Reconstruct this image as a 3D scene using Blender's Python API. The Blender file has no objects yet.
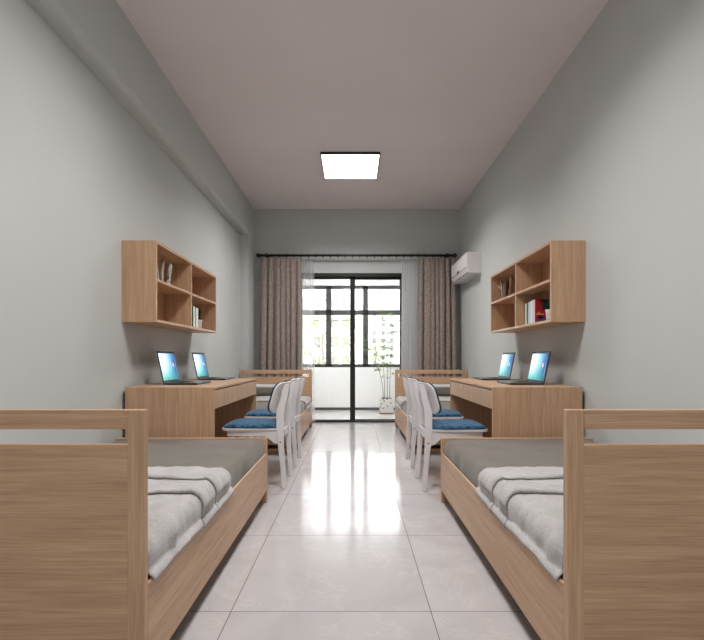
import bpy, bmesh, math, random
from mathutils import Vector, Matrix, noise
random.seed(7)
PI = math.pi
SC = bpy.context.scene
COL = SC.collection

# ------------------------------------------------------------------ materials
def new_mat(name):
    m = bpy.data.materials.new(name); m.use_nodes = True
    nt = m.node_tree
    return m, nt, nt.nodes['Principled BSDF']

def plain(name, col, rough=.5, metal=0, emit=None, es=0, spec=.5):
    m, nt, b = new_mat(name)
    b.inputs['Base Color'].default_value = (*col, 1)
    b.inputs['Roughness'].default_value = rough
    b.inputs['Metallic'].default_value = metal
    b.inputs['Specular IOR Level'].default_value = spec
    if emit:
        b.inputs['Emission Color'].default_value = (*emit, 1)
        b.inputs['Emission Strength'].default_value = es
    # slight tonal variation so no surface is perfectly uniform
    tc = nt.nodes.new('ShaderNodeTexCoord'); n = nt.nodes.new('ShaderNodeTexNoise')
    n.inputs['Scale'].default_value = 9; n.inputs['Detail'].default_value = 3
    nt.links.new(tc.outputs['Object'], n.inputs['Vector'])
    mx = nt.nodes.new('ShaderNodeMix'); mx.data_type = 'RGBA'
    mx.inputs['A'].default_value = (*[c*.97 for c in col], 1)
    mx.inputs['B'].default_value = (*[min(1, c*1.03) for c in col], 1)
    nt.links.new(n.outputs['Fac'], mx.inputs['Factor'])
    nt.links.new(mx.outputs['Result'], b.inputs['Base Color'])
    return m

def ramp(nt, stops):
    r = nt.nodes.new('ShaderNodeValToRGB')
    e = r.color_ramp.elements
    while len(e) < len(stops): e.new(.5)
    for el, (p, c) in zip(e, stops):
        el.position = p; el.color = (*c, 1)
    return r

def wood(name, axis, dark=(.335, .192, .108), light=(.66, .44, .285), rough=.42):
    m, nt, b = new_mat(name)
    tc = nt.nodes.new('ShaderNodeTexCoord')
    def stretched(across, along, detail, rough_, dist=0):
        mp = nt.nodes.new('ShaderNodeMapping')
        s = [across]*3; s['XYZ'.index(axis)] = along
        mp.inputs['Scale'].default_value = s
        nt.links.new(tc.outputs['Object'], mp.inputs['Vector'])
        n = nt.nodes.new('ShaderNodeTexNoise')
        n.inputs['Scale'].default_value = 1
        n.inputs['Detail'].default_value = detail
        n.inputs['Roughness'].default_value = rough_
        n.inputs['Distortion'].default_value = dist
        nt.links.new(mp.outputs['Vector'], n.inputs['Vector'])
        return n
    a = stretched(15, 1.0, 6, .65, .9)
    f = stretched(260, 5, 3, .65)
    c = stretched(75, 2.2, 5, .7, .35)
    m1 = nt.nodes.new('ShaderNodeMath'); m1.operation = 'MULTIPLY'; m1.inputs[1].default_value = .22
    m2 = nt.nodes.new('ShaderNodeMath'); m2.operation = 'MULTIPLY_ADD'; m2.inputs[1].default_value = .38
    m3 = nt.nodes.new('ShaderNodeMath'); m3.operation = 'MULTIPLY_ADD'; m3.inputs[1].default_value = .40
    nt.links.new(a.outputs['Fac'], m1.inputs[0])
    nt.links.new(f.outputs['Fac'], m2.inputs[0]); nt.links.new(m1.outputs[0], m2.inputs[2])
    nt.links.new(c.outputs['Fac'], m3.inputs[0]); nt.links.new(m2.outputs[0], m3.inputs[2])
    mid = tuple((x+y)/2 for x, y in zip(dark, light))
    r = ramp(nt, [(.30, dark), (.47, mid), (.64, light)])
    nt.links.new(m3.outputs[0], r.inputs['Fac'])
    nt.links.new(r.outputs['Color'], b.inputs['Base Color'])
    b.inputs['Roughness'].default_value = rough
    b.inputs['Specular IOR Level'].default_value = .25
    bp = nt.nodes.new('ShaderNodeBump'); bp.inputs['Strength'].default_value = .06; bp.inputs['Distance'].default_value = .002
    nt.links.new(f.outputs['Fac'], bp.inputs['Height']); nt.links.new(bp.outputs['Normal'], b.inputs['Normal'])
    return m

def fabric(name, c0, c1, scale=180, bump=.3, rough=.95, streak=None, sheen=.2, big=None):
    m, nt, b = new_mat(name)
    tc = nt.nodes.new('ShaderNodeTexCoord')
    mp = nt.nodes.new('ShaderNodeMapping')
    if streak: mp.inputs['Scale'].default_value = streak
    nt.links.new(tc.outputs['Object'], mp.inputs['Vector'])
    n = nt.nodes.new('ShaderNodeTexNoise'); n.inputs['Scale'].default_value = scale; n.inputs['Detail'].default_value = 4
    n.inputs['Roughness'].default_value = .7
    nt.links.new(mp.outputs['Vector'], n.inputs['Vector'])
    r = ramp(nt, [(.36, c0), (.64, c1)])
    nt.links.new(n.outputs['Fac'], r.inputs['Fac'])
    out = r.outputs['Color']
    if big:
        n2 = nt.nodes.new('ShaderNodeTexNoise'); n2.inputs['Scale'].default_value = big; n2.inputs['Detail'].default_value = 5
        nt.links.new(tc.outputs['Object'], n2.inputs['Vector'])
        r2 = ramp(nt, [(.35, (.88,)*3), (.65, (1, 1, 1))])
        nt.links.new(n2.outputs['Fac'], r2.inputs['Fac'])
        mx = nt.nodes.new('ShaderNodeMix'); mx.data_type = 'RGBA'; mx.blend_type = 'MULTIPLY'; mx.inputs['Factor'].default_value = 1
        nt.links.new(out, mx.inputs['A']); nt.links.new(r2.outputs['Color'], mx.inputs['B']); out = mx.outputs['Result']
    nt.links.new(out, b.inputs['Base Color'])
    b.inputs['Roughness'].default_value = rough
    b.inputs['Sheen Weight'].default_value = sheen
    b.inputs['Specular IOR Level'].default_value = .2
    bp = nt.nodes.new('ShaderNodeBump'); bp.inputs['Strength'].default_value = bump; bp.inputs['Distance'].default_value = .002
    nt.links.new(n.outputs['Fac'], bp.inputs['Height']); nt.links.new(bp.outputs['Normal'], b.inputs['Normal'])
    return m

def paint(name, col, rough=.85):
    m, nt, b = new_mat(name)
    tc = nt.nodes.new('ShaderNodeTexCoord')
    n = nt.nodes.new('ShaderNodeTexNoise'); n.inputs['Scale'].default_value = 1.3; n.inputs['Detail'].default_value = 3
    nt.links.new(tc.outputs['Object'], n.inputs['Vector'])
    r = ramp(nt, [(.3, tuple(c*.975 for c in col)), (.7, tuple(min(1, c*1.02) for c in col))])
    nt.links.new(n.outputs['Fac'], r.inputs['Fac']); nt.links.new(r.outputs['Color'], b.inputs['Base Color'])
    b.inputs['Roughness'].default_value = rough
    b.inputs['Specular IOR Level'].default_value = .25
    return m

def tile_floor(name, base, vein, x0, y0, sx, sy, rough=.1):
    m, nt, b = new_mat(name)
    L = nt.links.new
    geo = nt.nodes.new('ShaderNodeNewGeometry')
    sep = nt.nodes.new('ShaderNodeSeparateXYZ'); L(geo.outputs['Position'], sep.inputs[0])
    def mth(op, a, bb=None, c=None):
        n = nt.nodes.new('ShaderNodeMath'); n.operation = op
        for i, v in enumerate((a, bb, c)):
            if v is None: continue
            if isinstance(v, (int, float)): n.inputs[i].default_value = v
            else: L(v, n.inputs[i])
        return n.outputs[0]
    ux = mth('DIVIDE', mth('SUBTRACT', sep.outputs['X'], x0), sx)
    uy = mth('DIVIDE', mth('SUBTRACT', sep.outputs['Y'], y0), sy)
    dx = mth('MULTIPLY', mth('PINGPONG', ux, .5), sx)
    dy = mth('MULTIPLY', mth('PINGPONG', uy, .5), sy)
    d = mth('MINIMUM', dx, dy)
    g = mth('LESS_THAN', d, .0016)
    # each tile gets its own marble offset
    ix = mth('FLOOR', ux); iy = mth('FLOOR', uy)
    cmb = nt.nodes.new('ShaderNodeCombineXYZ'); L(ix, cmb.inputs[0]); L(iy, cmb.inputs[1])
    wn = nt.nodes.new('ShaderNodeTexWhiteNoise'); wn.noise_dimensions = '2D'; L(cmb.outputs[0], wn.inputs['Vector'])
    sc_ = nt.nodes.new('ShaderNodeVectorMath'); sc_.operation = 'SCALE'; sc_.inputs['Scale'].default_value = 40; L(wn.outputs['Color'], sc_.inputs[0])
    ad = nt.nodes.new('ShaderNodeVectorMath'); ad.operation = 'ADD'; L(geo.outputs['Position'], ad.inputs[0]); L(sc_.outputs[0], ad.inputs[1])
    n1 = nt.nodes.new('ShaderNodeTexNoise'); n1.inputs['Scale'].default_value = 1.6; n1.inputs['Detail'].default_value = 9
    n1.inputs['Roughness'].default_value = .62; n1.inputs['Distortion'].default_value = 1.2
    L(ad.outputs[0], n1.inputs['Vector'])
    r1 = ramp(nt, [(.32, tuple(c*.90 for c in base)), (.5, base), (.7, tuple(min(1, c*1.06) for c in base))]); L(n1.outputs['Fac'], r1.inputs['Fac'])
    n2 = nt.nodes.new('ShaderNodeTexNoise'); n2.inputs['Scale'].default_value = 1.1; n2.inputs['Detail'].default_value = 7
    n2.inputs['Distortion'].default_value = .5; n2.inputs['Roughness'].default_value = .68; L(ad.outputs[0], n2.inputs['Vector'])
    v = mth('ABSOLUTE', mth('SUBTRACT', n2.outputs['Fac'], .5))
    r2 = ramp(nt, [(0, (1, 1, 1)), (.016, (0, 0, 0))]); L(v, r2.inputs['Fac'])
    vm = mth('MULTIPLY', mth('MULTIPLY', r2.outputs['Color'], n1.outputs['Fac']), .26)
    mx = nt.nodes.new('ShaderNodeMix'); mx.data_type = 'RGBA'; L(vm, mx.inputs['Factor']); L(r1.outputs['Color'], mx.inputs['A']); mx.inputs['B'].default_value = (*vein, 1)
    mx2 = nt.nodes.new('ShaderNodeMix'); mx2.data_type = 'RGBA'; L(g, mx2.inputs['Factor']); L(mx.outputs['Result'], mx2.inputs['A']); mx2.inputs['B'].default_value = (.13, .12, .12, 1)
    L(mx2.outputs['Result'], b.inputs['Base Color'])
    b.inputs['Roughness'].default_value = rough
    b.inputs['Specular IOR Level'].default_value = .6
    return m

def thin_glass(name, tint=(.985, .985, .985)):
    m = bpy.data.materials.new(name); m.use_nodes = True
    nt = m.node_tree; nt.nodes.clear()
    out = nt.nodes.new('ShaderNodeOutputMaterial')
    t = nt.nodes.new('ShaderNodeBsdfTransparent'); t.inputs[0].default_value = (*tint, 1)
    g = nt.nodes.new('ShaderNodeBsdfGlossy'); g.inputs['Roughness'].default_value = .01
    f = nt.nodes.new('ShaderNodeFresnel'); f.inputs['IOR'].default_value = 1.35
    mx = nt.nodes.new('ShaderNodeMixShader')
    nt.links.new(f.outputs[0], mx.inputs[0]); nt.links.new(t.outputs[0], mx.inputs[1]); nt.links.new(g.outputs[0], mx.inputs[2])
    nt.links.new(mx.outputs[0], out.inputs[0])
    return m

def sheer(name):
    m = bpy.data.materials.new(name); m.use_nodes = True
    nt = m.node_tree; nt.nodes.clear()
    out = nt.nodes.new('ShaderNodeOutputMaterial')
    t = nt.nodes.new('ShaderNodeBsdfTransparent')
    d = nt.nodes.new('ShaderNodeBsdfDiffuse'); d.inputs[0].default_value = (.88, .87, .88, 1)
    l = nt.nodes.new('ShaderNodeBsdfTranslucent'); l.inputs[0].default_value = (.80, .79, .80, 1)
    m1 = nt.nodes.new('ShaderNodeMixShader'); m1.inputs[0].default_value = .4
    m2 = nt.nodes.new('ShaderNodeMixShader')
    lw = nt.nodes.new('ShaderNodeLayerWeight'); lw.inputs['Blend'].default_value = .35
    mr = nt.nodes.new('ShaderNodeMapRange'); mr.inputs['To Min'].default_value = .34; mr.inputs['To Max'].default_value = .85
    nt.links.new(lw.outputs['Facing'], mr.inputs['Value'])
    nt.links.new(mr.outputs[0], m2.inputs[0])
    nt.links.new(d.outputs[0], m1.inputs[1]); nt.links.new(l.outputs[0], m1.inputs[2])
    nt.links.new(t.outputs[0], m2.inputs[1]); nt.links.new(m1.outputs[0], m2.inputs[2])
    nt.links.new(m2.outputs[0], out.inputs[0])
    return m

def leafmat(name, c, sat=.5):
    m, nt, b = new_mat(name)
    b.inputs['Roughness'].default_value = .6
    b.inputs['Specular IOR Level'].default_value = .3
    tc = nt.nodes.new('ShaderNodeTexCoord'); n = nt.nodes.new('ShaderNodeTexNoise'); n.inputs['Scale'].default_value = 5
    nt.links.new(tc.outputs['Object'], n.inputs['Vector'])
    r = ramp(nt, [(.35, tuple(x*.7 for x in c)), (.65, tuple(min(1, x*1.25) for x in c))])
    nt.links.new(n.outputs['Fac'], r.inputs['Fac']); nt.links.new(r.outputs['Color'], b.inputs['Base Color'])
    tl = nt.nodes.new('ShaderNodeBsdfTranslucent'); nt.links.new(r.outputs['Color'], tl.inputs[0])
    mx = nt.nodes.new('ShaderNodeMixShader'); mx.inputs[0].default_value = sat
    nt.links.new(b.outputs[0], mx.inputs[1]); nt.links.new(tl.outputs[0], mx.inputs[2])
    nt.links.new(mx.outputs[0], nt.nodes['Material Output'].inputs[0])
    return m

def wallpaper(name, w, h):
    """a lit laptop screen: white light on the left, teal below, deep blue on the right"""
    m, nt, b = new_mat(name)
    L = nt.links.new
    tc = nt.nodes.new('ShaderNodeTexCoord'); sep = nt.nodes.new('ShaderNodeSeparateXYZ'); L(tc.outputs['Object'], sep.inputs[0])
    mu = nt.nodes.new('ShaderNodeMapRange'); mu.inputs['From Min'].default_value = -w/2; mu.inputs['From Max'].default_value = w/2; L(sep.outputs['Y'], mu.inputs['Value'])
    mv = nt.nodes.new('ShaderNodeMapRange'); mv.inputs['From Min'].default_value = 0; mv.inputs['From Max'].default_value = h; L(sep.outputs['Z'], mv.inputs['Value'])
    ru = ramp(nt, [(.0, (.80, .92, .95)), (.32, (.62, .82, .88)), (.58, (.16, .42, .58)), (.82, (.02, .13, .33)), (1, (.005, .025, .09))]); L(mu.outputs[0], ru.inputs['Fac'])
    rt = ramp(nt, [(.0, (.16, .48, .42)), (.25, (.06, .36, .34)), (.7, (.01, .24, .28)), (1, (.0, .05, .10))]); L(mu.outputs[0], rt.inputs['Fac'])
    rv = ramp(nt, [(.05, (1, 1, 1)), (.62, (0, 0, 0))]); L(mv.outputs[0], rv.inputs['Fac'])
    mp = nt.nodes.new('ShaderNodeMapping'); mp.inputs['Scale'].default_value = (1, 34, 5); L(tc.outputs['Object'], mp.inputs['Vector'])
    n = nt.nodes.new('ShaderNodeTexNoise'); n.inputs['Scale'].default_value = 1; n.inputs['Detail'].default_value = 2; L(mp.outputs[0], n.inputs['Vector'])
    mx = nt.nodes.new('ShaderNodeMix'); mx.data_type = 'RGBA'
    L(rv.outputs['Color'], mx.inputs['Factor']); L(ru.outputs['Color'], mx.inputs['A']); L(rt.outputs['Color'], mx.inputs['B'])
    mx2 = nt.nodes.new('ShaderNodeMix'); mx2.data_type = 'RGBA'; mx2.blend_type = 'SCREEN'
    r3 = ramp(nt, [(.55, (0, 0, 0)), (.75, (.5, .6, .6))]); L(n.outputs['Fac'], r3.inputs['Fac'])
    mx2.inputs['Factor'].default_value = .35
    L(mx.outputs['Result'], mx2.inputs['A']); L(r3.outputs['Color'], mx2.inputs['B'])
    b.inputs['Base Color'].default_value = (.01, .01, .01, 1); b.inputs['Roughness'].default_value = .4; b.inputs['Specular IOR Level'].default_value = .1
    L(mx2.outputs['Result'], b.inputs['Emission Color']); b.inputs['Emission Strength'].default_value = 1.6
    return m

M = {}
M['wood_x'] = wood('wood_grain_across', 'X')
M['wood_y'] = wood('wood_grain_lengthwise', 'Y')
M['wood_z'] = wood('wood_grain_upright', 'Z')
M['wall'] = paint('grey_wall_paint', (.535, .550, .540))
M['ceil'] = paint('ceiling_paint', (.76, .70, .695))
M['bwall'] = paint('white_balcony_paint', (.86, .86, .85))
M['floor'] = tile_floor('polished_marble_tile', (.485, .462, .466), (.75, .72, .72), -.482, 1.857, .79, .80, .12)
M['bfloor'] = tile_floor('balcony_tile', (.70, .67, .65), (.82, .8, .79), -.63, 8.2, .60, .60, .12)
M['black'] = plain('black_powder_coated_aluminium', (.009, .009, .008), .35)
M['dark'] = plain('dark_grey_aluminium', (.055, .055, .055), .4)
M['glass'] = thin_glass('window_glass')
M['sheer'] = sheer('sheer_voile')
M['curtain'] = fabric('woven_taupe_curtain', (.225, .180, .160), (.37, .305, .275), scale=38, bump=.25, streak=(1.4, 1.4, .6))
M['sheet'] = fabric('olive_grey_sheet', (.155, .137, .112), (.190, .170, .140), scale=260, bump=.2, big=5)
M['blanket'] = fabric('pale_grey_throw', (.37, .353, .347), (.54, .522, .515), scale=120, bump=.4, streak=(1, 2.2, 1), big=9)
M['white_linen'] = fabric('white_linen', (.62, .60, .59), (.72, .70, .69), scale=200, bump=.2)
M['denim'] = fabric('blue_tufted_fabric', (.004, .030, .075), (.055, .175, .31), scale=42, bump=1.0, streak=(1, 1.8, 1))
M['denim_shaded'] = fabric('shaded_blue_fabric', (.004, .018, .045), (.015, .055, .11), scale=55, bump=.8)  # same blue fabric as the seat pad, edge shade put into its colour
M['chair'] = plain('white_lacquer', (.72, .70, .71), .35)
M['bolt'] = plain('brass_bolt', (.35, .24, .12), .35, .9)
M['lap'] = plain('dark_grey_metal_case', (.085, .085, .095), .35, .6)
M['key'] = plain('black_keys', (.012, .012, .014), .5)
M['lid'] = plain('silver_lid', (.45, .46, .48), .3, .8)
M['ac'] = plain('white_plastic', (.80, .77, .77), .35)
M['acline'] = plain('shadow_gap_plastic', (.12, .11, .11), .6)
M['lamp'] = plain('lit_diffuser', (.9, .9, .9), .5, emit=(1, .965, .94), es=4)
M['pot'] = plain('white_glazed_pot', (.75, .73, .72), .3)
M['soil'] = plain('dark_soil', (.04, .03, .02), .95)
M['bamboo'] = leafmat('bamboo_leaf', (.15, .25, .06), .4)
M['stem'] = plain('green_brown_stem', (.22, .25, .12), .6)
M['darkleaf'] = leafmat('dark_leaf', (.012, .05, .022), .25)
M['driftwood'] = fabric('weathered_driftwood', (.20, .17, .15), (.58, .54, .52), scale=30, bump=.6, streak=(1.5, 1.5, .35), sheen=0)
M['brownstick'] = fabric('brown_bark', (.22, .12, .07), (.42, .28, .19), scale=30, bump=.6, streak=(1.5, 1.5, .35), sheen=0)
M['blackstick'] = fabric('charred_bark', (.012, .01, .01), (.05, .045, .05), scale=30, bump=.6, streak=(1.5, 1.5, .35), sheen=0)
M['paper'] = plain('paper_pages', (.72, .70, .66), .9)
M['facade'] = plain('pale_facade', (.80, .80, .80), .9)
M['facade2'] = plain('white_facade', (.86, .86, .87), .9)
M['pane'] = plain('far_window_glass', (.17, .175, .18), .6, spec=.1)
M['surround'] = plain('window_surround', (.33, .34, .36), .8)
M['tree'] = leafmat('spring_leaf', (.27, .33, .14), .5)
M['bark'] = plain('tree_bark', (.16, .14, .12), .9)
M['ground'] = plain('street_ground', (.35, .35, .33), .95)
M['chrome'] = plain('brushed_aluminium', (.6, .6, .61), .3, .9)

# terrazzo pot
m, nt, b = new_mat('terrazzo_pot')
tc = nt.nodes.new('ShaderNodeTexCoord'); vo = nt.nodes.new('ShaderNodeTexVoronoi'); vo.inputs['Scale'].default_value = 17
nt.links.new(tc.outputs['Object'], vo.inputs['Vector'])
r = ramp(nt, [(.20, (.18, .13, .11)), (.26, (.80, .77, .74))]); nt.links.new(vo.outputs['Distance'], r.inputs['Fac'])
nt.links.new(r.outputs['Color'], b.inputs['Base Color']); b.inputs['Roughness'].default_value = .5
M['terrazzo'] = m

# ------------------------------------------------------------------ mesh helpers
class MB:
    def __init__(s): s.bm = bmesh.new(); s.mats = []
    def _mi(s, mat):
        if mat is None: return 0
        if mat not in s.mats: s.mats.append(mat)
        return s.mats.index(mat)
    def box(s, x0, x1, y0, y1, z0, z1, bev=0, seg=2, mat=None):
        x0, x1 = min(x0, x1), max(x0, x1); y0, y1 = min(y0, y1), max(y0, y1); z0, z1 = min(z0, z1), max(z0, z1)
        vs = [s.bm.verts.new(p) for p in ((x0,y0,z0),(x1,y0,z0),(x1,y1,z0),(x0,y1,z0),(x0,y0,z1),(x1,y0,z1),(x1,y1,z1),(x0,y1,z1))]
        fs = [s.bm.faces.new([vs[i] for i in f]) for f in ((3,2,1,0),(4,5,6,7),(0,1,5,4),(1,2,6,5),(2,3,7,6),(3,0,4,7))]
        mi = s._mi(mat)
        for f in fs: f.material_index = mi
        if bev > 0:
            es = list({e for f in fs for e in f.edges})
            bmesh.ops.bevel(s.bm, geom=es, offset=bev, segments=seg, profile=.5, affect='EDGES', material=mi)
        return s
    def prism(s, pts, y0, y1, axis='Y', bev=0, mat=None):
        """polygon pts (u,v) extruded along an axis"""
        def P(u, v, w): return (u, w, v) if axis == 'Y' else ((w, u, v) if axis == 'X' else (u, v, w))
        a = [s.bm.verts.new(P(u, v, y0)) for u, v in pts]; c = [s.bm.verts.new(P(u, v, y1)) for u, v in pts]
        n = len(pts)
        fs = [s.bm.faces.new(a), s.bm.faces.new(c[::-1])]
        for i in range(n): fs.append(s.bm.faces.new((a[i], c[i], c[(i+1) % n], a[(i+1) % n])))
        mi = s._mi(mat)
        for f in fs: f.material_index = mi
        bmesh.ops.recalc_face_normals(s.bm, faces=fs)
        if bev > 0:
            es = list({e for f in fs for e in f.edges})
            bmesh.ops.bevel(s.bm, geom=es, offset=bev, segments=2, profile=.5, affect='EDGES', material=mi)
        return s
    def tube(s, pts, rad, n=8, mat=None, caps=True):
        pts = [Vector(p) for p in pts]
        if not hasattr(rad, '__len__'): rad = [rad]*len(pts)
        rings = []; prev = None
        for i, p in enumerate(pts):
            d = (pts[min(i+1, len(pts)-1)] - pts[max(i-1, 0)]).normalized()
            u = prev - d*prev.dot(d) if prev is not None else (Vector((0,0,1)) if abs(d.z) < .9 else Vector((1,0,0))).cross(d)
            u.normalize(); prev = u; v = d.cross(u)
            rings.append([s.bm.verts.new(p + (u*math.cos(2*PI*k/n) + v*math.sin(2*PI*k/n))*rad[i]) for k in range(n)])
        mi = s._mi(mat); fs = []
        for a, c in zip(rings, rings[1:]):
            for k in range(n): fs.append(s.bm.faces.new((a[k], a[(k+1) % n], c[(k+1) % n], c[k])))
        if caps: fs += [s.bm.faces.new(rings[0][::-1]), s.bm.faces.new(rings[-1])]
        for f in fs: f.material_index = mi; f.smooth = True
        return s
    def lathe(s, prof, c=(0,0,0), n=24, axis='Z', mat=None):
        rings = []
        for r_, h in prof:
            ring = []
            for k in range(n):
                a = 2*PI*k/n; x, y = r_*math.cos(a), r_*math.sin(a)
                p = (x, y, h) if axis == 'Z' else ((h, x, y) if axis == 'X' else (x, h, y))
                ring.append(s.bm.verts.new((p[0]+c[0], p[1]+c[1], p[2]+c[2])))
            rings.append(ring)
        mi = s._mi(mat); fs = []
        for a, b_ in zip(rings, rings[1:]):
            for k in range(n): fs.append(s.bm.faces.new((a[k], a[(k+1) % n], b_[(k+1) % n], b_[k])))
        fs += [s.bm.faces.new(rings[0][::-1]), s.bm.faces.new(rings[-1])]
        for f in fs: f.material_index = mi; f.smooth = True
        bmesh.ops.recalc_face_normals(s.bm, faces=fs)
        return s
    def quad(s, pts, mat=None):
        f = s.bm.faces.new([s.bm.verts.new(p) for p in pts]); f.material_index = s._mi(mat); return s
    def grid(s, fn, nu, nv, mat=None, smooth=True):
        vs = [[s.bm.verts.new(fn(i/nu, j/nv)) for j in range(nv+1)] for i in range(nu+1)]
        mi = s._mi(mat)
        for i in range(nu):
            for j in range(nv):
                f = s.bm.faces.new((vs[i][j], vs[i+1][j], vs[i+1][j+1], vs[i][j+1])); f.smooth = smooth; f.material_index = mi
        return s
    def build(s, name, mat=None, parent=None, origin=None, smooth=False):
        me = bpy.data.meshes.new(name)
        if smooth:
            for f in s.bm.faces: f.smooth = True
        o = bpy.data.objects.new(name, me); COL.objects.link(o)
        if parent is not None:
            o.parent = parent
            if origin is None: origin = WORLD.get(parent.name, Vector((0,0,0)))
        elif origin is not None:
            o.location = origin
        if origin is not None:
            bmesh.ops.translate(s.bm, verts=s.bm.verts, vec=-Vector(origin))
            WORLD[o.name] = Vector(origin)
        s.bm.to_mesh(me); s.bm.free()
        if s.mats:
            for mm in s.mats: me.materials.append(mm)
        elif mat: me.materials.append(mat)
        return o
WORLD = {}

def tag(o, label=None, cat=None, group=None, kind=None):
    if label: o['label'] = label
    if cat: o['category'] = cat
    if group: o['group'] = group
    if kind: o['kind'] = kind
    return o
def empty(name, loc, label=None, cat=None, group=None, kind=None):
    o = bpy.data.objects.new(name, None); COL.objects.link(o); o.location = loc
    o.empty_display_size = .1
    WORLD[o.name] = Vector(loc)
    return tag(o, label, cat, group, kind)
def local_empty(name):            # a thing modelled about the origin and placed afterwards
    o = bpy.data.objects.new(name, None); COL.objects.link(o); o.empty_display_size = .1
    WORLD[o.name] = Vector((0, 0, 0)); return o
def copy_tree(o, parent=None):
    c = o.copy(); COL.objects.link(c)
    if parent is not None: c.parent = parent
    for ch in list(o.children): copy_tree(ch, c)
    return c
def struct(mb, name, mat, label, parent=None):
    o = mb.build(name, mat, parent)
    if parent is None: tag(o, label, name.split('_')[0], kind='structure')
    return o
def solid(o, t, off=-1):
    md = o.modifiers.new('Solidify', 'SOLIDIFY'); md.thickness = t; md.offset = off; return o
def subsurf(o, n=1):
    md = o.modifiers.new('Subdivision', 'SUBSURF'); md.levels = n; md.render_levels = n; return o

# ------------------------------------------------------------------ dimensions (metres; camera at the origin, 1 m up, looking along +Y)
XL, XR, H = -1.665, 1.675, 3.343
YB, YN = 7.37, -1.6
BY0, BY1 = 7.60, 9.13      # balcony
DX0, DX1, DZ = -.82, .765, 2.34

# ------------------------------------------------------------------ room shell
struct(MB().box(XL-.2, XR+.2, YN-.2, YB+.01, -.15, 0), 'floor', M['floor'], 'polished pale marble tile floor of the dormitory room')
struct(MB().box(XL-.2, XR+.2, YN-.2, YB+.23, H, H+.15), 'ceiling', M['ceil'], 'plain off-white ceiling of the room')
w = MB().box(XL-.2, XL, YN-.2, YB+.23, -.15, H)
w.prism([(XL-.01, 2.83), (-1.60, 2.83), (-1.575, 2.837), (-1.557, 2.855), (-1.55, 2.88), (-1.55, H), (XL-.01, H)], YN, 6.95)
w.box(XL-.01, -1.55, 6.94, YB, 0, H)
struct(w, 'wall_left', M['wall'], 'grey left wall with ceiling beam and corner column')
struct(MB().box(XR, XR+.2, YN-.2, YB+.23, -.15, H), 'wall_right', M['wall'], 'plain grey right wall')
struct(MB().box(XL, XR, YN-.2, YN, 0, H), 'wall_rear', M['wall'], 'grey wall behind the viewer')
w = MB().box(XL, DX0, YB, YB+.23, 0, H).box(DX1, XR, YB, YB+.23, 0, H).box(DX0, DX1, YB, YB+.23, DZ, H)
struct(w, 'wall_back', M['wall'], 'grey end wall around the sliding balcony door')

# sliding balcony door
d = empty('door_1', (0, YB, 0), 'black framed two-panel sliding glass door to the balcony', 'door', kind='structure')
f = MB().box(DX0, DX1, YB+.0, YB+.12, DZ-.055, DZ, .002).box(DX0, DX1, YB-.004, YB+.14, 0, .022, .002)
f.box(DX0, DX0+.014, YB+.02, YB+.12, .02, DZ-.05).box(DX1-.014, DX1, YB+.02, YB+.12, .02, DZ-.05)
f.build('door_frame', M['black'], d)
for (a, b_, yy) in ((DX0+.014, .034, YB+.032), (-.046, DX1-.014, YB+.074)):
    wa, wb = (.012, .080) if a < -.5 else (.080, .012)
    p = MB().box(a, a+wa, yy, yy+.034, .022, DZ-.055, .002).box(b_-wb, b_, yy, yy+.034, .022, DZ-.055, .002)
    p.box(a, b_, yy, yy+.034, .022, .036).box(a, b_, yy, yy+.034, DZ-.09, DZ-.055)
    q = p.build('sliding_panel', M['black'], d)
    MB().box(a+.02, b_-.02, yy+.014, yy+.019, .034, DZ-.088).build('glass', M['glass'], q, origin=WORLD[d.name])

# balcony
struct(MB().box(XL-.2, XR+.2, YB+.01, BY1+.25, -.15, 0), 'floor_balcony', M['bfloor'], 'bright tiled balcony floor beyond the sliding door')
WX0, WX1, WZ0, WZ1 = -1.20, .965, .83, 2.42
w = MB().box(XL, XR, BY1, BY1+.2, 0, WZ0).box(XL, XR, BY1, BY1+.2, WZ1, 2.95).box(XL, WX0, BY1, BY1+.2, WZ0, WZ1).box(WX1, XR, BY1, BY1+.2, WZ0, WZ1)
struct(w, 'wall_balcony_front', M['bwall'], 'white balcony parapet wall under the window')
struct(MB().box(XL-.2, XL, YB+.23, BY1+.2, 0, WZ0).box(XL-.2, XL, YB+.23, BY1+.2, WZ1, 2.95).box(XL-.2, XL, BY1-.06, BY1+.2, WZ0, WZ1), 'wall_balcony_left', M['bwall'], 'white left side wall of the balcony')
struct(MB().box(XR, XR+.2, YB+.23, BY1+.2, 0, WZ0).box(XR, XR+.2, YB+.23, BY1+.2, WZ1, 2.95).box(XR, XR+.2, BY1-.06, BY1+.2, WZ0, WZ1), 'wall_balcony_right', M['bwall'], 'white right side wall of the balcony')
struct(MB().box(XL-.2, XR+.2, YB+.23, BY1+.25, 2.95, 3.1), 'ceiling_balcony', M['bwall'], 'white balcony ceiling')
struct(MB().box(XL, XR, BY1-.012, BY1, 0, .05, .002), 'baseboard_balcony', M['dark'], 'dark baseboard along the white balcony parapet')

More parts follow.
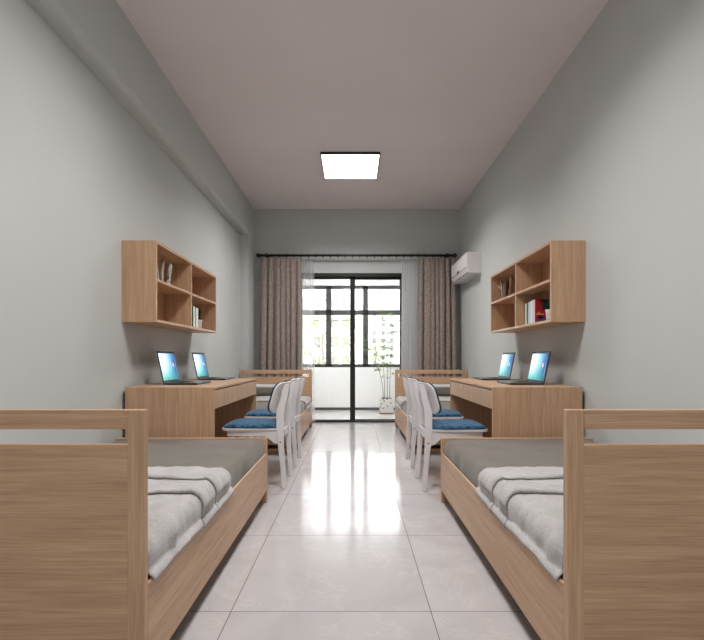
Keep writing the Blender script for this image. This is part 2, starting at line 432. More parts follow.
wn = empty('window_1', (0, BY1, WZ0), 'dark framed balcony window with transom bars looking onto buildings', 'window', kind='structure')
f = MB()
y0, y1 = BY1+.03, BY1+.09
f.box(WX0, WX1, y0, y1, WZ0, .892, .003).box(WX0, WX1, y0, y1, 2.355, WZ1, .003)
f.box(WX0, WX0+.05, y0, y1, WZ0, WZ1).box(WX1-.045, WX1, y0, y1, WZ0, WZ1)
f.box(WX0, WX1, y0, y1, 1.848, 1.947, .003)
for xc in (-.475, .245): f.box(xc-.053, xc+.053, y0, y1, WZ0, WZ1, .003)
f.build('window_frame', M['dark'], wn)
for xa, xb in ((WX0+.04, -.51), (-.44, .21), (.28, WX1-.04)):
    for za, zb in ((.875, 1.87), (1.925, 2.37)):
        MB().box(xa, xb, y0+.027, y0+.031, za, zb).build('glass', M['glass'], wn)
# slim guard rail outside the window
g = MB()
g.box(WX0, WX1, BY1+.15, BY1+.165, 1.745, 1.762)
g.build('guard_rail', M['chrome'], wn)

for k, (xa, lb) in enumerate(((XL-.12, 'added, unseen dark framed window in the left side wall of the balcony'), (XR+.06, 'added, unseen dark framed window in the right side wall of the balcony'))):  # side windows added out of view to let more daylight onto the balcony
    sw = empty('window_%d' % (k+2), (xa+.03, 8.3, WZ0), lb, 'window', kind='structure')
    ya, yb = YB+.23, BY1-.06
    f = MB().box(xa, xa+.06, ya, yb, WZ0, .882).box(xa, xa+.06, ya, yb, 2.365, WZ1).box(xa, xa+.06, ya, ya+.05, WZ0, WZ1).box(xa, xa+.06, yb-.05, yb, WZ0, WZ1).box(xa, xa+.06, 8.30, 8.37, WZ0, WZ1).box(xa, xa+.06, ya, yb, 1.865, 1.93)
    f.build('window_frame', M['dark'], sw)
    MB().box(xa+.027, xa+.031, ya+.04, yb-.04, .87, 2.375).build('glass', M['glass'], sw)

# ------------------------------------------------------------------ ceiling light
def ceiling_light(x, y, label, power=47):
    t = empty('ceiling_light', (x, y, H), label, 'ceiling light')
    f = MB(); a, c, z0, z1, b_ = .34, .375, H-.03, H-.001, .010
    f.box(x-a, x+a, y-c, y-c+b_, z0, z1).box(x-a, x+a, y+c-b_, y+c, z0, z1).box(x-a, x-a+b_, y-c+b_, y+c-b_, z0, z1).box(x+a-b_, x+a, y-c+b_, y+c-b_, z0, z1)
    f.build('frame', M['black'], t)
    MB().box(x-a+b_, x+a-b_, y-c+b_, y+c-b_, H-.022, H-.004).build('diffuser', M['lamp'], t)
    al = bpy.data.lights.new('panel_light', 'AREA'); al.shape = 'RECTANGLE'; al.size = 2*a-.03; al.size_y = 2*c-.03
    al.energy = power; al.color = (1, .985, .975); al.spread = math.radians(143)
    ao = bpy.data.objects.new('panel_light', al); COL.objects.link(ao); ao.parent = t; ao.location = (0, 0, -.024)

ceiling_light(-.03, 5.70, 'square black-framed lit panel light on the ceiling, nearest the balcony door')
ceiling_light(-.03, 2.40, 'added, unseen black-framed lit panel light on the ceiling between the two near beds')  # panel added out of view to brighten the near beds and walls
ceiling_light(-.03, -.90, 'added, unseen black-framed lit panel light on the ceiling behind the viewer', 27)  # dimmer panel added out of view, fills the headboard faces

M['balcony_fill'] = plain('balcony_fill_diffuser', (.9, .9, .9), .5, emit=(1, .98, .96), es=60)  # glow of a lamp added above the view to brighten the balcony
bl = empty('added_balcony_light', (0, 8.2, 2.95), 'added, unseen round white lit lamp on the balcony ceiling', 'ceiling light')
MB().lathe([(.20, 2.90), (.20, 2.95)], (0, 8.2, 0), 32).build('base', M['pot'], bl)
MB().lathe([(.05, 2.862), (.13, 2.868), (.18, 2.88), (.19, 2.899)], (0, 8.2, 0), 32).build('diffuser', M['balcony_fill'], bl)

# ------------------------------------------------------------------ beds
def bed(sx, yh, dr, length, hz, label):
    """sx side (-1 left), yh outer face of the headboard, dr direction from headboard to foot"""
    X0, W = (.597 if sx < 0 else .612), 1.05
    t = empty('bed', (sx*(X0+W/2), yh+dr*length/2, 0), label, 'bed', 'four wooden single beds')
    def bx(mb, a0, a1, b0, b1, z0, z1, bev=.0025):
        return mb.box(sx*(X0+a0), sx*(X0+a1), yh+dr*b0, yh+dr*b1, z0, z1, bev)
    hb = bx(MB(), .045, W-.045, .003, .027, .06, hz-.100).build('headboard', M['wood_x'], t)
    bx(MB(), 0, .047, 0, .03, 0, hz).build('post', M['wood_z'], hb, origin=WORLD[t.name])
    bx(MB(), W-.047, W, 0, .03, 0, hz).build('post', M['wood_z'], hb, origin=WORLD[t.name])
    bx(MB(), .047, W-.047, 0, .03, hz-.055, hz).build('top_rail', M['wood_x'], hb, origin=WORLD[t.name])
    L = length
    fb = bx(MB(), .0, W, L-.03, L, .09, .448).build('footboard', M['wood_x'], t)
    bx(MB(), 0, .03, L-.03, L, 0, .09).build('leg', M['wood_z'], fb, origin=WORLD[t.name])
    bx(MB(), W-.03, W, L-.03, L, 0, .09).build('leg', M['wood_z'], fb, origin=WORLD[t.name])
    bx(MB(), .03, W-.03, L-.03, L, 0, .048).build('floor_rail', M['wood_x'], fb, origin=WORLD[t.name])
    bx(MB(), 0, .012, .03, L-.03, .085, .345, .0015).build('side_rail', M['wood_y'], t)
    bx(MB(), W-.012, W, .03, L-.03, .085, .345).build('side_rail', M['wood_y'], t)
    bx(MB(), .012, W-.012, .03, L-.03, .12, .14, 0).build('slat_base', M['wood_y'], t)
    # mattress with its fitted sheet: a soft rounded block, wrinkled along the sides
    A0, A1, B0, B1, Z0, Z1, R = .021, W-.02, .036, L-.031, .141, .445, .045
    xs = sx*(X0+(A0+A1)/2); mb = MB()
    mb.box(sx*(X0+A0), sx*(X0+A1), yh+dr*B0, yh+dr*B1, Z0, Z1)
    bmesh.ops.bevel(mb.bm, geom=[e for e in mb.bm.edges if all(v.co.z > Z1-.01 for v in e.verts)], offset=R, segments=6, profile=.5, affect='EDGES')
    bmesh.ops.subdivide_edges(mb.bm, edges=[e for e in mb.bm.edges if e.calc_length() > .25], cuts=30, use_grid_fill=True)
    mb.bm.normal_update()
    for v in mb.bm.verts:
        n = v.normal; p = v.co
        side = 1-abs(n.z)
        am = (noise.noise(Vector((p.x*7, p.y*16, p.z*2.5)))*.008*side + noise.noise(Vector((p.x*5, p.y*5, 3)))*.004*abs(n.z))
        am -= .010*side*max(0, noise.noise(Vector((p.x*3, p.y*26, p.z*3)))-.15)*2
        if p.z > .2: v.co = p + n*am
    mt = mb.build('mattress', M['sheet'], t, smooth=True)
    return t

def throw(sx, yh, dr, label, kb=1, kl=1):
    """pale throw spread over the head half of the bed: two overlapping folds, tucked down inside the side rail"""
    X0, W = (.597 if sx < 0 else .612), 1.05
    t = (sx*(X0+W/2), yh+dr*.5, .45)
    # profile along the bed: (distance from headboard, lift, crease index)
    prof = []
    def seg(b0, b1, l0, l1, n):
        for i in range(n):
            k = i/n; prof.append((b0+(b1-b0)*k, l0+(l1-l0)*k))
    seg(.055, .545, .010, .012, 34)
    prof.extend([(.552, .011), (.558, .009), (.556, .009), (.546, .012), (.538, .017), (.536, .024), (.541, .030), (.552, .033)])
    seg(.566, .740, .032, .022, 13)
    prof.extend([(.747, .020), (.753, .019), (.751, .020), (.741, .022), (.733, .026), (.731, .032), (.736, .037), (.747, .039)])
    seg(.762, .985, .037, .016, 16)
    prof.extend([(.990, .015), (.998, .013), (1.003, .010), (1.004, .006), (1.000, .004)])
    A0, A1, Z1, R = .017, W-.04, .446, .047
    # cross-section parameter: arc length from the wall side over the top, round the edge, down the aisle side
    topl = A1-(A0+R); arc = R*PI/2; down = .095
    tot = topl+arc+down
    nu = 84
    d1, rt = .036, .349
    d2 = math.hypot(A0+.004, Z1-R-d1-rt)
    down = d1+d2+.012; tot = topl+arc+down
    def cross(s):
        if s < topl: return (A1-s, Z1, 0, 1)
        s -= topl
        if s < arc:
            th = s/R; return (A0+R-R*math.sin(th), Z1-R+R*math.cos(th), -math.sin(th), math.cos(th))
        s -= arc
        if s < d1: return (A0, Z1-R-s, -1, 0)
        s -= d1
        if s < d2:
            k = s/d2; return (A0-(A0+.004)*k, Z1-R-d1-(Z1-R-d1-rt)*k, -.75, .66)
        return (-.004, rt-(s-d2), -1, 0)
    mb = MB(); rows = []
    for i in range(nu+1):
        q = i/nu
        s = tot*(q**.75)
        row = []
        for j, (b_, l) in enumerate(prof):
            l = l*kl
            ss = s
            a, z, na, nz = cross(ss)
            # crease wander across the bed and a slant where it runs over the edge
            over = max(0, ss-topl)/(tot-topl)
            dep = a-.06
            wob = .012*math.sin(a*4.1+b_*3)+.006*noise.noise(Vector((a*6, b_*2, sx*3+yh)))
            mid = min(1, max(0, (b_-.30)/.2)) if b_ < .9 else 1-(b_-.9)/.12*.6
            bb = b_ + (wob - .035*over*(1-abs(b_-.65)) + .03*math.exp(-((dep-.55)/.25)**2)*(1 if .5 < b_ < .62 else .5))*mid
            lift = l*(1-.62*over) if nz < .99 else l*(1+.25*math.sin(a*9+b_*5))
            wr = .0035*noise.noise(Vector((a*9, b_*14, z*9+yh))) + .006*max(0, over)*noise.noise(Vector((yh, b_*17+over*2, 1.7)))
            wr += .006*noise.noise(Vector((a*20+3, b_*22, sx*2)))*(1+1.2*min(1, over*2))
            lift = max(.004, lift+wr)
            if ss > topl+arc: lift = min(lift, .007+.006*(ss < topl+arc+d1))
            if ss > topl+arc+d1+d2:      # uneven hem hanging over the side rail
                z = rt-(rt-z)*(.55+.9*noise.noise(Vector((b_*9, yh, 4.4)))+.9*math.exp(-((b_-.56)/.035)**2)+.9*math.exp(-((b_-.75)/.03)**2))
            row.append(mb.bm.verts.new((sx*(X0+a+na*lift), yh+dr*(.05+(bb-.05)*kb), z+nz*lift)))
        rows.append(row)
    for i in range(nu):
        for j in range(len(prof)-1):
            f = mb.bm.faces.new((rows[i][j], rows[i+1][j], rows[i+1][j+1], rows[i][j+1])); f.smooth = True
    bmesh.ops.recalc_face_normals(mb.bm, faces=mb.bm.faces)
    for f in mb.bm.faces: f.normal_update()
    up = sum(f.normal.z*f.calc_area() for f in mb.bm.faces)
    if up < 0: bmesh.ops.reverse_faces(mb.bm, faces=mb.bm.faces)
    o = mb.build('throw_blanket', M['blanket'], origin=t)
    solid(o, .0035, -1); tag(o, label, 'blanket', 'pale throws on the beds')
    return o

bed(-1, 1.340, 1, 1.944, .853, 'wooden single bed at the near left, headboard closest to the viewer')
bed(1, 1.340, 1, 1.944, .853, 'wooden single bed at the near right, headboard closest to the viewer')
bed(-1, 6.870, -1, 1.92, .835, 'wooden single bed at the far left, standing before the left curtain')
bed(1, 6.870, -1, 1.92, .835, 'wooden single bed at the far right, standing before the right curtain')
throw(-1, 1.340, 1, 'pale grey folded throw on the near left bed')
throw(1, 1.340, 1, 'pale grey folded throw on the near right bed')
throw(-1, 6.870, -1, 'pale grey throw on the far left bed by the curtain', .80, 1.0)
throw(1, 6.870, -1, 'pale grey throw on the far right bed by the curtain', .80, .9)

def pillow(x0, x1, y, z0, h, th, tilt, mat, label, cat='pillow'):
    cx, hw = (x0+x1)/2, (x1-x0)/2
    mb = MB()
    def shell(sg):
        def fn(u, v):
            a, c = u*2-1, v*2-1
            e = max(0, (1-a**4)*(1-c**4))**.5
            k = 1-.05*(1-abs(c)**2)*abs(a)**6
            x = cx+hw*a*k; zz = (c*.5+.5)*h*(1-.06*(1-a*a)*abs(c)**6)
            yy = sg*th/2*e+noise.noise(Vector((x*7, zz*9, sg)))*.008*e
            return (x, y+yy*math.cos(tilt)+zz*math.sin(tilt), z0+zz*math.cos(tilt)-yy*math.sin(tilt))
        return fn
    mb.grid(shell(1), 22, 14); mb.grid(shell(-1), 22, 14)
    bmesh.ops.remove_doubles(mb.bm, verts=mb.bm.verts, dist=.0008)
    bmesh.ops.recalc_face_normals(mb.bm, faces=mb.bm.faces)
    o = mb.build('pillow', mat, origin=(cx, y, z0))
    tag(o, label, cat, 'pillows on the far beds'); return o
for s_, nm in ((-1, 'left'), (1, 'right')):
    xa, xb = sorted((s_*.84, s_*1.56))
    pillow(xa, xb, 6.745, .462, .180, .11, .22, M['white_linen'], 'white pillow leaning on the headboard of the far %s bed' % nm)
    pillow(xa+.02, xb-.02, 6.615, .470, .135, .12, .25, M['sheet'], 'olive grey pillow in front of the white one on the far %s bed' % nm)

# ------------------------------------------------------------------ desks
def desk(sx, label):
    XO, XI, Y0, Y1, Z = (1.640 if sx < 0 else 1.650), (1.000 if sx < 0 else 1.004), 3.380, 4.865, .794
    t = empty('desk', (sx*1.32, (Y0+Y1)/2, 0), label, 'desk', 'two wooden desks')
    def bx(a0, a1, b0, b1, z0, z1, bev=.0015): return MB().box(sx*a0, sx*a1, b0, b1, z0, z1, bev)
    bx(XI, XO, Y0, Y0+.02, 0, Z-.0005).build('side_panel', M['wood_z'], t)
    bx(XI, XO, Y1-.02, Y1, 0, Z-.0005).build('side_panel', M['wood_z'], t)
    bx(XI+.0, XO, Y0+.02, Y1-.02, Z-.018, Z).build('desk_top', M['wood_y'], t)
    bx(XO+.001, XO+.016, Y0+.03, Y1-.03, 0, Z-.03).build('back_panel', plainbrown, t)
    bx(1.58, 1.60, Y0+.02, Y1-.02, 0, .60).build('modesty_panel', M['wood_z'], t)
    bx(XI+.03, XO-.02, Y0+.02, Y1-.02, .634, .642).build('drawer_carcass', M['wood_y'], t)
    n = 4; step = (Y1-Y0-.04)/n
    for k in range(n):
        a = Y0+.02+k*step
        d = bx(XI+.002, XI+.020, a+.0012, a+step-.0012, .634, Z-.027).build('drawer', M['wood_z'], t)
    return t
plainbrown = plain('dark_brown_board', (.10, .06, .04), .7)
desk(-1, 'long wooden desk with four drawers against the left wall')
desk(1, 'long wooden desk with four drawers against the right wall')

# ------------------------------------------------------------------ wall shelves
def shelf(sx, label):
    XO, XI, Y0, Y1, Z0, Z1, T = 1.664 if sx < 0 else 1.674, 1.415 if sx < 0 else 1.424, 3.380, 4.865, 1.263, 1.850, .02
    t = empty('wall_shelf', (sx*1.54, (Y0+Y1)/2, Z0), label, 'shelf', 'two wooden wall shelves')
    def bx(a0, a1, b0, b1, z0, z1, bev=.001): return MB().box(sx*a0, sx*a1, b0, b1, z0, z1, bev)
    bx(XI, XO, Y0, Y0+T, Z0, Z1).build('side_panel', M['wood_z'], t)
    bx(XI, XO, Y1-T, Y1, Z0, Z1).build('side_panel', M['wood_z'], t)
    bx(XI, XO, Y0+T, Y1-T, Z1-T, Z1).build('top_board', M['wood_y'], t)
    bx(XI, XO, Y0+T, Y1-T, Z0, Z0+T).build('bottom_board', M['wood_y'], t)
    ym = (Y0+Y1)/2; zm = 1.567
    bx(XI+.001, XO-.012, Y0+T, Y1-T, zm-T/2, zm+T/2).build('shelf_board', M['wood_y'], t)
    bx(XI+.001, XO-.012, ym-T/2, ym+T/2, Z0+T, zm-T/2).build('divider', M['wood_z'], t)
    bx(XI+.001, XO-.012, ym-T/2, ym+T/2, zm+T/2, Z1-T).build('divider', M['wood_z'], t)
    bx(XO-.012, XO-.002, Y0+T, Y1-T, Z0+T, Z1-T).build('back_panel', M['wood_z'], t)
shelf(-1, 'open wooden four-cell shelf mounted on the left wall')
shelf(1, 'open wooden four-cell shelf mounted on the right wall')
SB, SM = 1.283, 1.577      # top faces of the lower and the middle boards

def stick(pts, r0, mat, label, branch=None, grp='driftwood sticks on the shelves'):
    mb = MB(); P = []; R = []
    P0 = [Vector(p) for p in pts]
    for i in range(len(P0)-1):
        for k in range(4):
            q = P0[i].lerp(P0[i+1], k/4); P.append(q + (Vector((noise.noise(q*40), noise.noise(q*40+Vector((9,0,0))), 0))*.003 if (i or k) else Vector()))
    P.append(P0[-1]); n = len(P)
    for i in range(n): R.append(r0*(1-.35*i/n)*(1+.18*noise.noise(P[i]*60)))
    R[-1] *= .6
    mb.tube(P, R, 9)
    if branch: mb.tube(branch, [r0*.6, r0*.5, r0*.3], 7)
    o = mb.build('driftwood_stick', mat, origin=P0[0]); tag(o, label, 'driftwood', grp); return o
z = SM
stick([(-1.50, 3.625, z), (-1.505, 3.62, z+.09), (-1.51, 3.605, z+.165)], .011, M['driftwood'], 'grey driftwood stick nearest the end panel, left shelf')
stick([(-1.49, 3.665, z), (-1.495, 3.68, z+.10), (-1.50, 3.735, z+.240)], .0125, M['driftwood'], 'tallest slim driftwood stick on the left shelf')
stick([(-1.48, 3.755, z), (-1.485, 3.785, z+.08), (-1.48, 3.815, z+.19)], .020, M['driftwood'], 'thick pale driftwood piece on the left shelf', [(-1.484, 3.765, z+.06), (-1.46, 3.72, z+.10), (-1.45, 3.71, z+.14)])
stick([(-1.52, 3.725, z), (-1.52, 3.735, z+.07), (-1.52, 3.775, z+.15)], .012, M['brownstick'], 'brown bark stick behind the pale pieces, left shelf')
stick([(1.50, 4.70, z), (1.50, 4.73, z+.11), (1.50, 4.785, z+.225)], .010, M['driftwood'], 'tall leaning grey driftwood stick with a side twig, right shelf', [(1.50, 4.73, z+.11), (1.49, 4.765, z+.135), (1.485, 4.79, z+.16)])
stick([(1.50, 4.635, z), (1.50, 4.645, z+.08), (1.50, 4.665, z+.155)], .012, M['brownstick'], 'short light brown stick on the right shelf')
stick([(1.50, 4.56, z), (1.50, 4.56, z+.10), (1.50, 4.565, z+.19)], .019, M['blackstick'], 'thick black charred stick on the right shelf')
stick([(1.49, 4.475, z), (1.49, 4.46, z+.10), (1.49, 4.435, z+.215)], .012, M['brownstick'], 'tall brown stick nearest the divider, right shelf')

def book(sx, xs, y0, y1, h, depth, cover, label, spine=None, art=None, zb=SB):
    """upright book, spine towards the aisle at |x|=xs"""
    t = empty('book', (sx*(xs+depth/2), (y0+y1)/2, zb), label, 'book', 'books on the wall shelves')
    c = MB()
    c.box(sx*xs, sx*(xs+depth), y0, y0+.0025, zb, zb+h, mat=cover).box(sx*xs, sx*(xs+depth), y1-.0025, y1, zb, zb+h, mat=cover)
    c.box(sx*xs, sx*(xs+.003), y0+.0025, y1-.0025, zb, zb+h, mat=spine or cover)
    if art:
        for (a0, a1, z0, z1, mm) in art:
            c.box(sx*(xs+a0*depth), sx*(xs+a1*depth), y0-.0006, y0, zb+z0*h, zb+z1*h, mat=mm)
    cv = c.build('cover', None, t)
    MB().box(sx*(xs+.004), sx*(xs+depth-.004), y0+.0026, y1-.0026, zb+.003, zb+h-.003).build('page_block', M['paper'], t)
K = lambda n, c: plain(n, c, .45)
white, offw, green, grey, red = K('book_white', (.75, .74, .73)), K('book_pale_blue', (.50, .58, .66)), K('book_green', (.03, .13, .05)), K('book_grey', (.20, .20, .22)), K('book_red', (.38, .01, .02))
teal, yellow, purple, dkbl, pink = K('print_teal', (.015, .07, .08)), K('print_yellow', (.65, .38, .05)), K('print_purple', (.13, .04, .16)), K('print_dark', (.02, .015, .03)), K('book_pinkish', (.62, .55, .58))
book(-1, 1.465, 4.310, 4.355, .198, .16, green, 'white-spined green book nearest the divider, left shelf', spine=white)
book(-1, 1.475, 4.360, 4.385, .185, .16, grey, 'slim grey book between two white ones, left shelf')
book(-1, 1.465, 4.390, 4.450, .190, .15, white, 'white book beside the small plant, left shelf')
book(1, 1.477, 4.005, 4.030, .185, .14, white, 'thin white-spined book at the far end of the row, right shelf')
book(1, 1.477, 3.972, 3.998, .180, .14, green, 'slim dark green book on the right shelf')
book(1, 1.477, 3.912, 3.962, .190, .14, offw, 'pale blue book in the middle of the row, right shelf', art=None)
book(1, 1.477, 3.872, 3.906, .195, .14, white, 'narrow white book with a bright spine, right shelf')
book(1, 1.477, 3.815, 3.866, .198, .14, red, 'pinkish-spined book with a red picture cover, right shelf', spine=pink,
     art=[(.42, 1, .55, .92, teal), (.38, .98, .90, .98, dkbl), (.06, .52, .37, .41, yellow), (.20, .27, .41, .48, yellow), (.10, .8, .04, .30, purple), (.0, .95, .0, .07, dkbl), (.2, .45, .2, .33, dkbl), (.72, .82, .32, .5, yellow)])

def small_plant(x, y, label, seed):
    t = empty('potted_plant', (x, y, SB), label, 'potted plant', 'small plants on the shelves')
    MB().lathe([(.026, 0), (.030, .004), (.036, .078), (.038, .085), (.033, .085), (.030, .072)], (x, y, SB), 20).build('pot', M['pot'], t)
    MB().lathe([(.030, .066), (.030, .073)], (x, y, SB), 16).build('soil', M['soil'], t)
    rnd = random.Random(seed); mb = MB()
    for k in range(60):
        a = rnd.uniform(0, 2*PI); tl = rnd.uniform(.1, .75); r_ = rnd.uniform(.03, .06); hh = .075+rnd.uniform(.02, .115)
        b0 = Vector((x, y, SB+.07)); e = Vector((x+math.cos(a)*r_*tl, y+math.sin(a)*r_*tl, SB+hh))
        mid = b0.lerp(e, .6)+Vector((0, 0, .012)); sd = Vector((-math.sin(a), math.cos(a), 0))*.013
        v = [mb.bm.verts.new(p) for p in (b0, mid-sd, e, mid+sd)]
        mb.bm.faces.new(v)
    mb.build('foliage', M['darkleaf'], t)
small_plant(-1.480, 4.495, 'small dark green plant in a white pot beside books, left shelf', 3)
small_plant(1.490, 3.545, 'small dark green plant in a white pot by the red book, right shelf', 4)

# ------------------------------------------------------------------ laptops (screen looks along +x, seat side)
W_, D_, LH = .352, .262, .250
lt = local_empty('laptop')
base = MB().box(.0, D_, -W_/2, W_/2, .002, .016, .004).build('base', M['lap'], lt)
MB().box(.035, .135, -W_/2+.025, W_/2-.025, .0162, .0172).build('keyboard', M['key'], base)
kb = MB()
MB().box(.150, .235, -.055, .055, .0162, .0166).build('touchpad', M['lid'], base)
for yy in (-.13, .13): MB().box(.02, .24, yy-.01, yy+.01, 0, .002).build('foot', M['key'], base)
tilt = math.atan2(.052, LH)
def lidmesh(x0, x1, y0, y1, z0, z1, bev=0): return MB().box(x0, x1, y0, y1, z0, z1, bev)
lid = lidmesh(-.007, 0, -W_/2, W_/2, 0, LH+.006, .002).build('lid', M['lap'], lt)
lid.location = (.004, 0, .014); lid.rotation_euler = (0, -tilt, 0)
MB().box(.0002, .0010, -W_/2+.003, W_/2-.003, .003, LH+.003).build('bezel', M['key'], lid, origin=(0, 0, 0))
scr_w, scr_h = W_-.020, LH-.034
scr = MB().box(.0010, .0016, -scr_w/2, scr_w/2, 0, scr_h).build('screen', wallpaper('lit_wallpaper', scr_w, scr_h), lid, origin=(0, 0, 0))
scr.location = (0, 0, .020)
fl = MB()
c_ = [plain('emblem_%s' % n, c, .5, emit=c, es=.9) for n, c in (('red', (.9, .25, .08)), ('green', (.35, .7, .12)), ('blue', (.12, .4, .9)), ('gold', (1, .72, .08)))]
for k, (a, bq) in enumerate(((0, 1), (1, 1), (0, 0), (1, 0))):
    y_, z_ = scr_w*.22+a*.0145, .125+bq*.0165
    fl.quad([(.0019, y_, z_), (.0019, y_+.013, z_+.001), (.0019, y_+.013, z_+.016), (.0019, y_, z_+.015)], mat=c_[k])
emb = fl.build('screen_emblem', None, lid, origin=(0, 0, 0))
DZT = .7945
spots = [(-1, 3.815, 'open laptop with lit teal screen nearest the viewer, left desk'), (-1, 4.615, 'open laptop with lit teal screen nearer the curtain, left desk'),
         (1, 3.815, 'open laptop with lit teal screen nearest the viewer, right desk'), (1, 4.615, 'open laptop with lit teal screen nearer the curtain, right desk')]
for i, (sx, y, lb) in enumerate(spots):
    o = lt if i == 0 else copy_tree(lt)
    o.location = (sx*(1.470 if sx < 0 else 1.482), y, DZT); o.rotation_euler = (0, 0, 0 if sx < 0 else PI)
    tag(o, lb, 'laptop', 'laptops on the desks')

# ------------------------------------------------------------------ chairs (front looks along +x; origin under the rear legs)
ch = local_empty('chair')
def leg_poly(cs):
    return [(c-w/2, z) for z, c, w in cs] + [(c+w/2, z) for z, c, w in reversed(cs)]
rear = [(0, -.008, .030), (.20, .006, .036), (.34, .018, .044), (.44, .024, .054), (.585, .022, .060), (.61, .018, .058), (.70, -.008, .050), (.785, -.026, .040), (.804, -.030, .030)]
for yy in (-.208, .182):
    l = MB().prism(leg_poly(rear), yy, yy+.026, bev=.004).build('leg', M['chair'], ch)
    s = -1 if yy < 0 else 1
    MB().lathe([(.007, 0), (.007, .003)], (.020, (yy-.001) if s < 0 else yy+.024, .362), 12, 'Y').build('bolt', M['bolt'], l, origin=(0, 0, 0))
front = [(0, .418, .026), (.25, .408, .034), (.448, .400, .042)]
for yy in (-.190, .162):
    MB().prism(leg_poly(front), yy, yy+.028, bev=.004).build('leg', M['chair'], ch)
for yy in (-.200, .180):
    MB().prism([(.43, .450), (.43, .405), (.15, .400), (.11, .385), (.07, .350), (.03, .340), (.01, .37), (.01, .425), (.05, .450)], yy, yy+.02, bev=.003).build('side_rail', M['chair'], ch)
MB().box(.405, .425, -.165, .165, .400, .450, .003).build('apron', M['chair'], ch)
MB().box(.008, .030, -.182, .182, .385, .44, .003).build('back_rail', M['chair'], ch)
MB().prism([(-.004, .752), (.002, .70), (.020, .70), (.014, .752)], -.182, .182, bev=.003).build('back_support', M['chair'], ch)

CURVE = .066
def rounded_rows(zh0, zh1, r, n):
    out = []
    for j in range(n+1):
        k = .5-.5*math.cos(PI*j/n); v = zh0+(zh1-zh0)*k
        e = min(v-zh0, zh1-v); ins = 0 if e >= r else r-math.sqrt(max(0, r*r-(r-e)**2))
        out.append((v, ins))
    return out
def back_shell(name, mat, x_off, th, zlo, zhi, hw, r, mat2=None):
    mb = MB(); rows = rounded_rows(zlo, zhi, r, 18); nu = 22; V = []
    for v, ins in rows:
        w = hw-ins; cx = .024 + .024 - (v-.585)*.285
        row = []
        for i in range(nu+1):
            y = (i/nu*2-1)*w
            row.append(mb.bm.verts.new((cx + x_off + CURVE*(y/.22)**2, y, v)))
        V.append(row)
    for a, c in zip(V, V[1:]):
        for i in range(nu):
            f = mb.bm.faces.new((a[i], a[i+1], c[i+1], c[i])); f.smooth = True
    o = mb.build(name, mat, ch)
    bmn = o.modifiers.new('Solidify', 'SOLIDIFY'); bmn.thickness = th; bmn.offset = 0
    bv = o.modifiers.new('Bevel', 'BEVEL'); bv.width = th*.35; bv.segments = 2; bv.limit_method = 'ANGLE'; bv.angle_limit = math.radians(50)
    return o
bk = back_shell('backrest', M['chair'], 0, .012, .582, .812, .222, .065)
pd = back_shell('back_cushion', M['denim_shaded'], .0115, .010, .580, .816, .2235, .066)
for v, y in ((.772, -.115), (.622, -.135), (.772, .115), (.622, .135)):
    cx = .048-(v-.585)*.285+CURVE*(y/.22)**2
    MB().lathe([(.006, 0), (.006, .003)], (cx-.010, y, v), 10, 'X').build('bolt', M['bolt'], bk, origin=(0, 0, 0))
# seat board and its blue pad
def plan(mb, x0, x1, w0, w1, r, z0, z1, n=7, puff=0):
    pts = []
    for (cx, cy, a0) in ((x1-r, w1-r, 0), (x0+r, w0-r, PI/2), (x0+r, -(w0-r), PI), (x1-r, -(w1-r), 1.5*PI)):
        for k in range(n+1):
            a = a0+PI/2*k/n; pts.append((cx+r*math.cos(a), cy+r*math.sin(a)))
    return mb.prism(pts, z0, z1, axis='Z')
s_ = plan(MB(), .030, .470, .205, .215, .03, .450, .466); s_.build('seat', M['chair'], ch)
mb = MB(); NU, NV = 40, 36
def cush(sg):
    def fn(u, v):
        a, c = u*2-1, v*2-1
        # square-ish disc
        px = a*math.sqrt(max(0, 1-.12*c*c*c*c)) ; py = c*math.sqrt(max(0, 1-.12*a*a*a*a))
        e = max(0, (1-a**8)*(1-c**8))**.5
        x = .257+.213*px; y = .212*py
        h = (.024 if sg > 0 else .0)*e + (.004*noise.noise(Vector((x*28, y*28, 1)))*e if sg > 0 else 0)
        return (x, y, .4675+.006*(1 if sg > 0 else 0)*min(1, e*2)+h)
    return fn
mb.grid(cush(1), NU, NV); mb.grid(cush(-1), NU, NV)
bmesh.ops.remove_doubles(mb.bm, verts=mb.bm.verts, dist=.0006); bmesh.ops.recalc_face_normals(mb.bm, faces=mb.bm.faces)
mb.build('seat_cushion', M['denim'], ch)
cs = [(-1, 3.80, 'white chair with blue cushion at the left desk, closest to the viewer'), (-1, 4.53, 'white chair with blue cushion at the left desk, farther from the viewer'),
      (1, 3.735, 'white chair with blue cushion at the right desk, closest to the viewer'), (1, 4.50, 'white chair with blue cushion at the right desk, farther from the viewer')]
for i, (sx, y, lb) in enumerate(cs):
    o = ch if i == 0 else copy_tree(ch)
    o.location = (sx*(.535 if sx < 0 else .545), y, 0); o.rotation_euler = (0, 0, PI if sx < 0 else 0)
    tag(o, lb, 'chair', 'four white chairs at the desks')

